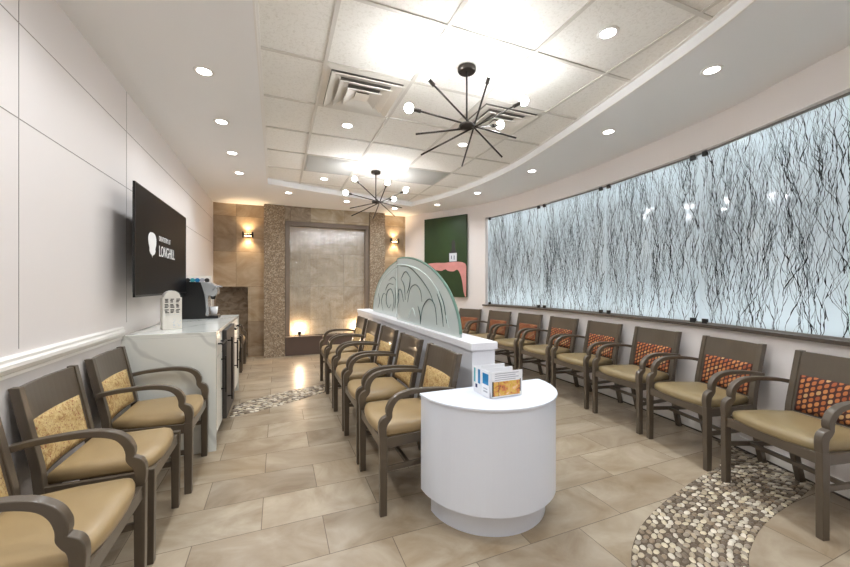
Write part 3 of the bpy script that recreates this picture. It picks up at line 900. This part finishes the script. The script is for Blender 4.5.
# ------------------------------------------------------------------ counter
CT = .905; CX = -.435; CY0, CY1 = 3.13, 4.85
ct = thing('counter_cabinet', 'white veined quartz beverage counter with waterfall end along the left wall', 'counter', (LX, CY0, 0))
def crel(o): o.location = -ct.location; return o
bx0 = LX+.002
crel(obj('countertop', B(bx0, CX, CY0, CY1, CT-.03, CT), M['quartz'], ct, bevel=.002))
crel(obj('end_panel', B(bx0, CX, CY0, CY0+.03, 0, CT-.0305), M['quartz'], ct))
crel(obj('end_panel', B(bx0, CX, CY1-.03, CY1, 0, CT-.0305), M['quartz'], ct))
crel(obj('body', B(bx0, CX-.03, CY0+.031, 3.545, .09, CT-.031), M['cabinet'], ct))
crel(obj('body', B(bx0, CX-.03, 4.165, CY1-.031, .09, CT-.031), M['cabinet'], ct))
crel(obj('toe_kick', B(bx0, CX-.09, CY0+.031, CY1-.031, 0, .088), M['black'], ct))
def handle(p, x, y0, y1, z0, z1, vert):
    bm = bmesh.new()
    if vert:
        ym = (y0+y1)/2; cyl(bm, (x+.035, ym, z0), (x+.035, ym, z1), .007, n=10)
        for z in (z0+.03, z1-.03): cyl(bm, (x-.002, ym, z), (x+.035, ym, z), .006, n=8)
    else:
        zm = (z0+z1)/2; cyl(bm, (x+.035, y0, zm), (x+.035, y1, zm), .007, n=10)
        for y in (y0+.03, y1-.03): cyl(bm, (x-.002, y, zm), (x+.035, y, zm), .006, n=8)
    o = obj('handle', bm, M['black_metal'], p, smooth=False); return o
FX = CX-.011
for (a, b) in ((CY0+.035, 3.54), (4.17, 4.49), (4.495, CY1-.035)):
    d = crel(obj('drawer', B(FX-.018, FX, a, b, .69, .868), M['cabinet'], ct, bevel=.002)); handle(d, FX, a+.1, b-.06, .78, .80, False)
    d = crel(obj('door', B(FX-.018, FX, a, b, .095, .685), M['cabinet'], ct, bevel=.002)); handle(d, FX, b-.07, b-.05, .35, .66, True)
fr = thing('undercounter_refrigerator', 'narrow dark steel refrigerator built in under the quartz counter', 'refrigerator', (-.7, 3.855, 0))
def frel(o): o.location = -fr.location; return o
frel(obj('cabinet', B(-.95, CX-.012, 3.55, 4.16, .092, .872), M['black'], fr))
d = frel(obj('door', B(CX-.012, CX+.022, 3.555, 4.155, .10, .868), M['steel'], fr, bevel=.004))
handle(d, CX+.022, 3.6, 3.62, .25, .80, True)

# coffee maker
cm = thing('coffee_maker', 'black and silver single cup coffee maker at the far end of the counter', 'coffee maker', (-.79, 4.40, CT))
bm = bmesh.new()
side = spline([(-.18, .02), (-.18, .36), (-.15, .385), (.02, .385), (.045, .36), (.075, .24), (.085, .10), (.085, .02)], 5)
prism(bm, side, (-.02, .19), lambda a, b, t: (a, t, b)); obj('housing', bm, M['black'], cm, bevel=.004)
obj('base', B(-.18, .20, -.02, .19, 0, .03), M['black'], cm, bevel=.004)
bm = bmesh.new()
prism(bm, spline([(.035, .385), (.10, .385), (.16, .36), (.185, .32), (.185, .26), (.15, .235), (.105, .235), (.108, .1), (.108, .03), (.085, .03), (.085, .12), (.07, .26)], 4), (-.012, .182), lambda a, b, t: (a, t, b))
obj('brew_head', bm, M['silver'], cm, bevel=.003)
bm = bmesh.new(); tube(bm, [(.15, -.016, .30), (.19, -.018, .345), (.215, .0, .335), (.215, .17, .335), (.19, .188, .345), (.15, .186, .30)], .007, 8); obj('lever', bm, M['silver'], cm, smooth=True)
bm = bmesh.new(); cyl(bm, (.14, .085, .24), (.14, .085, .20), .03, .02); obj('spout', bm, M['black'], cm)
obj('drip_tray', B(.10, .195, .0, .17, .03, .036), M['chrome'], cm)
bm = bmesh.new(); lathe(bm, [(0, .037), (.028, .037), (.038, .12), (.035, .12), (.026, .042), (0, .042)], (.148, .085, 0), 20)
o = obj('paper_cup', bm, M['paper'], None, smooth=True); o.location = (-.79, 4.40, CT); tag(o, 'white paper cup on the drip tray of the coffee maker', 'cup')
# rack of coffee pods behind the maker
pr = thing('pod_rack', 'small white rack of coffee pods behind the coffee maker', 'pod rack', (-.86, 4.70, CT))
bm = bmesh.new(); box(bm, -.10, .16, -.05, .05, 0, .012); box(bm, -.10, -.09, -.05, .05, .012, .455); box(bm, .15, .16, -.05, .05, .012, .455); box(bm, -.09, .15, .04, .05, .012, .46)
for z in (.14, .26, .375): box(bm, -.09, .15, -.05, .04, z, z+.005)
obj('rack', bm, M['white_box'], pr)
def pod(x, z, lab, mt):
    r = thing('coffee_pod', lab, 'coffee pod', (-.86+x, 4.665, CT+z+.0285), 0, 'coffee pods in the white rack')
    bm = bmesh.new(); cyl(bm, (0, -.01, 0), (0, .03, 0), .026, .02, n=18); obj('shell', bm, M['paper'], r)
    bm = bmesh.new(); cyl(bm, (0, -.012, 0), (0, -.010, 0), .024, n=18); obj('lid', bm, M[mt], r)
for k, (mt, nm) in enumerate([('ink', 'black'), ('teal_cover', 'teal'), ('blue_cover', 'blue'), ('greytext', 'grey'), ('ink', 'black')]):
    pod(-.06+k*.046, .38, 'coffee pod with %s lid on the top shelf of the rack, %s' % (nm, ['at the wall end', 'second from the wall', 'in the middle', 'second from the aisle', 'at the aisle end'][k]), mt)
# white arched box
ax = thing('arched_box', 'white arched box with rows of dark cutouts on the quartz counter below the television', 'box', (-.80, 3.47, CT), .42)
arc = [(-.065, 0), (.065, 0), (.065, .255)] + [(.055*math.cos(t)+.0, .255+.055*math.sin(t)) for t in [PI*i/14 for i in range(15)]] + [(-.065, .255)]
bm = bmesh.new(); prism(bm, arc, (-.045, .045), lambda a, b, t: (a, t, b)); obj('body', bm, M['white_box'], ax, bevel=.003)
rn = random.Random(11)
for c in range(3):
    for rr in range(3):
        bm = bmesh.new(); cx0 = -.052+c*.037; cz = .245-rr*.042
        for q in range(3):
            box(bm, cx0+rn.uniform(0, .004), cx0+rn.uniform(.018, .03), -.0465, -.0445, cz-q*.011-.007, cz-q*.011)
        obj('cutout', bm, M['ink'], ax)
bm = bmesh.new()
for q in range(22):
    a = rn.uniform(.0, .052); b = rn.uniform(.008, .08); box(bm, a, a+.006, -.0458, -.0445, b, b+.006)
for q in range(8): box(bm, -.055+q*.013, -.047+q*.013, -.0458, -.0445, .115, .118)
obj('speckle_print', bm, M['label_grey'], ax)['kind'] = 'stuff'

# ------------------------------------------------------------------ television
tv = thing('television', 'black flat television with a white tooth logo mounted on the left wall', 'television', (-.88, 3.655, 1.565), 0)
TW, TH = 1.43, .775
obj('casing', B(-.024, -.004, -TW/2+.03, TW/2-.03, -TH/2+.03, TH/2-.03), M['bezel'], tv, bevel=.006)
bm = bmesh.new(); b = .007
for a in ((-TW/2, TW/2, -TH/2, -TH/2+.014), (-TW/2, TW/2, TH/2-b, TH/2), (-TW/2, -TW/2+b, -TH/2, TH/2), (TW/2-b, TW/2, -TH/2, TH/2)): box(bm, -.012, .002, *a)
obj('bezel', bm, M['bezel'], tv)
obj('screen', B(-.004, 0, -TW/2+b, TW/2-b, -TH/2+b, TH/2-b), M['screen'], tv)
obj('wall_mount', B(LX-(-.88)+.002, -.024, -.2, .2, -.18, .18), M['black_metal'], tv)
tooth = spline([(-.40, .00), (-.425, .06), (-.425, .12), (-.39, .165), (-.335, .175), (-.28, .165), (-.245, .12), (-.245, .05), (-.265, -.0), (-.262, -.03), (-.29, -.065), (-.325, -.08), (-.335, -.105), (-.345, -.08), (-.38, -.06), (-.402, -.03)], 4)
bm = bmesh.new(); prism(bm, tooth, (0, .0012), lambda a, b, t: (t, a-.02, (b-.04)*.68+.0)); obj('logo', bm, M['white_print'], tv)
def text(s, size, y, z, parent, mat, sx=1.0):
    cu = bpy.data.curves.new('lettering', 'FONT'); cu.body = s; cu.size = size; cu.extrude = .0006
    ob = bpy.data.objects.new('tmp', cu); COL.objects.link(ob)
    dg = bpy.context.evaluated_depsgraph_get(); me = bpy.data.meshes.new_from_object(ob.evaluated_get(dg))
    bpy.data.objects.remove(ob)
    o = bpy.data.objects.new('lettering', me); COL.objects.link(o); me.materials.clear(); me.materials.append(mat)
    o.parent = parent; o.matrix_local = Matrix(((0, 0, 1, .0016), (sx, 0, 0, y), (0, 1, 0, z), (0, 0, 0, 1)))
    return o
text('DENTISTRY AT', .058, -.195, .048, tv, M['white_print'], .85)
text('LONGHILL', .125, -.195, -.075, tv, M['white_print'], .78)

# ------------------------------------------------------------------ chairs
def chair(name, label, seat_m, fab_m, arms=True):
    r = thing(name, label, 'chair')
    hw = .257 if arms else .222
    def leg_front(s):
        bm = bmesh.new(); x = s*hw
        prism(bm, [(.229, 0), (.267, 0), (.271, .43), (.225, .43)], (x-.0165, x+.0165), lambda a, b, t: (t, a, b)); return bm
    def leg_rear(s):
        x = s*.2175
        fr_ = [(-.240, 0), (-.19, .2), (-.155, .40), (-.165, .50), (-.238, .842)]
        pts = [(a-.018, b) for a, b in fr_] + [(a+.020, b) for a, b in fr_[::-1]]
        return prism(bmesh.new(), pts, (x-.0175, x+.0175), lambda a, b, t: (t, a, b))
    for s in (-1, 1):
        obj('leg', leg_front(s), M['wood'], r, bevel=.003)
        obj('leg', leg_rear(s), M['wood'], r, bevel=.003)
    if arms:
        outer = spline([(-.190, .650), (-.10, .664), (.02, .673), (.10, .671), (.160, .657), (.205, .628), (.228, .590), (.232, .562), (.228, .545)], 5)
        lobe = spline([(.236, .542), (.257, .530), (.270, .508), (.274, .475), (.270, .428)], 4)
        inner = spline([(.232, .428), (.231, .468), (.225, .495), (.211, .512), (.199, .534), (.197, .565), (.183, .600), (.152, .628), (.095, .644), (.02, .648), (-.10, .641), (-.190, .624)], 5)
        for s in (-1, 1):
            bm = bmesh.new(); prism(bm, outer+lobe+inner, (s*.255-.018, s*.255+.018), lambda a, b, t: (t, a, b))
            obj('armrest', bm, M['wood'], r, bevel=.004)
    # backrest board: gently bowed
    def bowed(x0, x1, z0, z1, t0, t1, n=10, nz=6, dome=0):
        bm = bmesh.new(); G = []
        for side in (0, 1):
            g = []
            for k in range(nz+1):
                z = z0+(z1-z0)*k/nz; row = []
                for i in range(n+1):
                    x = x0+(x1-x0)*i/n
                    yb = -.163-.070*(z-.5)/.34 - .02*(1-(x/.22)**2)
                    d = t1 if side else t0
                    if side and dome: d = t0+.004+(t1-t0-.004)*min(1, 6*(i/n)*(1-i/n)*1.2)*min(1, 6*(k/nz)*(1-k/nz)*1.2)
                    row.append(bm.verts.new((x, yb+d, z)))
                g.append(row)
            G.append(g)
        for g in G:
            for k in range(nz):
                for i in range(n): bm.faces.new([g[k][i], g[k][i+1], g[k+1][i+1], g[k+1][i]])
        per = [(0, i) for i in range(n)] + [(k, n) for k in range(nz)] + [(nz, n-i) for i in range(n)] + [(nz-k, 0) for k in range(nz)]
        for (a, b), (c, d) in zip(per, per[1:]+per[:1]): bm.faces.new([G[0][a][b], G[0][c][d], G[1][c][d], G[1][a][b]])
        return bm
    obj('backrest', bowed(-.202, .202, .465, .838, -.008, .012), M['wood'], r, bevel=.002)
    obj('back_pad', bowed(-.186, .186, .474, .694, .010, .026, 14, 8, 1), fab_m, r, smooth=True)
    # seat cushion
    bm = bmesh.new(); sw = hw-.012
    o0 = [(-.198, -.145), (.198, -.145), (sw-.008, .05), (sw-.004, .20)]
    fr2 = [(sw*math.cos(t)*1.0, .205+.065*math.sin(t)**.8) for t in [PI*.04+PI*.92*i/12 for i in range(13)]]
    o0 += fr2 + [(-sw+.004, .20), (-sw+.008, .05)]
    layers = [(.985, .418), (1.0, .428), (1.0, .447), (.975, .462), (.90, .472), (.7, .478), (.35, .481)]
    R = [[bm.verts.new((x*f, .03+(y-.03)*f, z)) for x, y in o0] for f, z in layers]
    for a, b in zip(R, R[1:]):
        for i in range(len(o0)): bm.faces.new([a[i], a[(i+1) % len(o0)], b[(i+1) % len(o0)], b[i]])
    bm.faces.new(R[0][::-1]); bm.faces.new(R[-1])
    obj('seat', bm, seat_m, r, smooth=True)
    bm = bmesh.new()
    box(bm, -hw+.019, hw-.019, .238, .262, .365, .420)
    box(bm, -.21, .21, -.165, -.145, .365, .420)
    for s in (-1, 1):
        M4 = Matrix.Identity(4)
        vs = [bm.verts.new(p) for p in [(s*(hw-.012), .235, .365), (s*(hw+.010), .235, .365), (s*.232, -.165, .365), (s*.212, -.165, .365),
                                        (s*(hw-.012), .235, .420), (s*(hw+.010), .235, .420), (s*.232, -.165, .420), (s*.212, -.165, .420)]]
        for f in [(0,1,2,3),(7,6,5,4),(0,4,5,1),(1,5,6,2),(2,6,7,3),(3,7,4,0)]: bm.faces.new([vs[k] for k in f])
    obj('seat_frame', bm, M['wood'], r, bevel=.002)
    for s in (-1, 1):
        bm = bmesh.new()
        vs = [bm.verts.new(p) for p in [(s*(hw-.009), .232, .235), (s*(hw+.009), .232, .235), (s*.227, -.185, .235), (s*.209, -.185, .235),
                                        (s*(hw-.009), .232, .262), (s*(hw+.009), .232, .262), (s*.227, -.185, .262), (s*.209, -.185, .262)]]
        for f in [(0,1,2,3),(7,6,5,4),(0,4,5,1),(1,5,6,2),(2,6,7,3),(3,7,4,0)]: bm.faces.new([vs[k] for k in f])
        obj('stretcher', bm, M['wood'], r, bevel=.002)
    obj('stretcher', B(-hw+.012, hw-.012, .085, .105, .237, .260), M['wood'], r, bevel=.002)
    return r

goldA = chair('armchair', 'x', M['tan_leather'], M['gold_fabric'])
goldB = chair('side_chair', 'x', M['tan_leather'], M['gold_fabric'], arms=False)
oranA = chair('armchair', 'x', M['olive_leather'], M['orange_fabric'])
def put(src, first, x, y, rz, label, group):
    o = src if first else copy_tree(src)
    o.location = (x, y, 0); o.rotation_euler = (0, 0, rz); tag(o, label, 'chair', group); return o
# middle row faces -x
ml = ['gold fabric armchair beside the half round white table, nearest of the middle row', 'gold fabric armchair second from the white table in the middle row',
      'gold fabric armchair in the middle of the row against the low partition', 'gold fabric armchair second from the water wall in the middle row',
      'gold fabric armchair nearest the water wall in the middle row']
for i, y in enumerate((2.168, 2.788, 3.408, 4.028, 4.648)):
    put(goldA, i == 0, .78, y, PI/2, ml[i], 'gold armchairs along the low partition')
# left row faces +x
put(goldA, False, -.75, 2.82, -PI/2, 'gold fabric armchair beside the end of the quartz counter', 'gold chairs along the left wall')
put(goldB, True, -.768, 2.205, -PI/2, 'armless gold fabric chair between two armchairs on the left wall', 'gold chairs along the left wall').scale = (1, .93, 1)
put(goldA, False, -.768, 1.605, -PI/2, 'tan seated armchair cut off at the bottom left corner', 'gold chairs along the left wall').scale = (1, .93, 1)
put(goldA, False, -.745, 5.54, -PI/2, 'armchair just beyond the quartz counter, mostly hidden by it', 'gold chairs along the left wall')
put(goldA, False, -.745, 6.17, -PI/2, 'armchair beyond the counter nearest the dark stone niche', 'gold chairs along the left wall')
# right row faces the room, following the curved wall
rl = ['orange backed armchair cut off at the right edge, nearest on the curved wall', 'orange backed armchair standing by the pebble band, second from the right edge',
      'orange backed armchair third from the right edge', 'orange backed armchair fourth from the right edge', 'orange backed armchair fourth from the green picture',
      'orange backed armchair third from the green picture', 'orange backed armchair second from the green picture', 'orange backed armchair closest to the green picture']
ys = [1.0, 1.655, 2.335, 2.985, 3.635, 4.285, 4.94, 5.60]
for i, y in enumerate(ys):
    n = wall_n(y); p = wp(y, -.30)
    put(oranA, i == 0, p.x, p.y, math.atan2(-n.y, -n.x)-PI/2, rl[i], 'orange backed armchairs along the curved wall')

# ------------------------------------------------------------------ world, camera, colour
w = bpy.data.worlds.new('room_world'); bpy.context.scene.world = w; w.use_nodes = True
w.node_tree.nodes['Background'].inputs[0].default_value = (1, .96, .9, 1); w.node_tree.nodes['Background'].inputs[1].default_value = .3
cam = bpy.data.cameras.new('camera'); co = bpy.data.objects.new('camera', cam); COL.objects.link(co)
cam.sensor_width = 36; cam.lens = 360/850*36; cam.shift_y = 1.5/850; cam.clip_start = .05
co.location = (0, 0, 1.26); co.rotation_euler = (PI/2, 0, -math.atan(147/360.))
sc = bpy.context.scene; sc.camera = co
sc.view_settings.view_transform = 'Standard'; sc.view_settings.look = 'None'; sc.view_settings.gamma = 1
sc.view_settings.exposure = 0.75
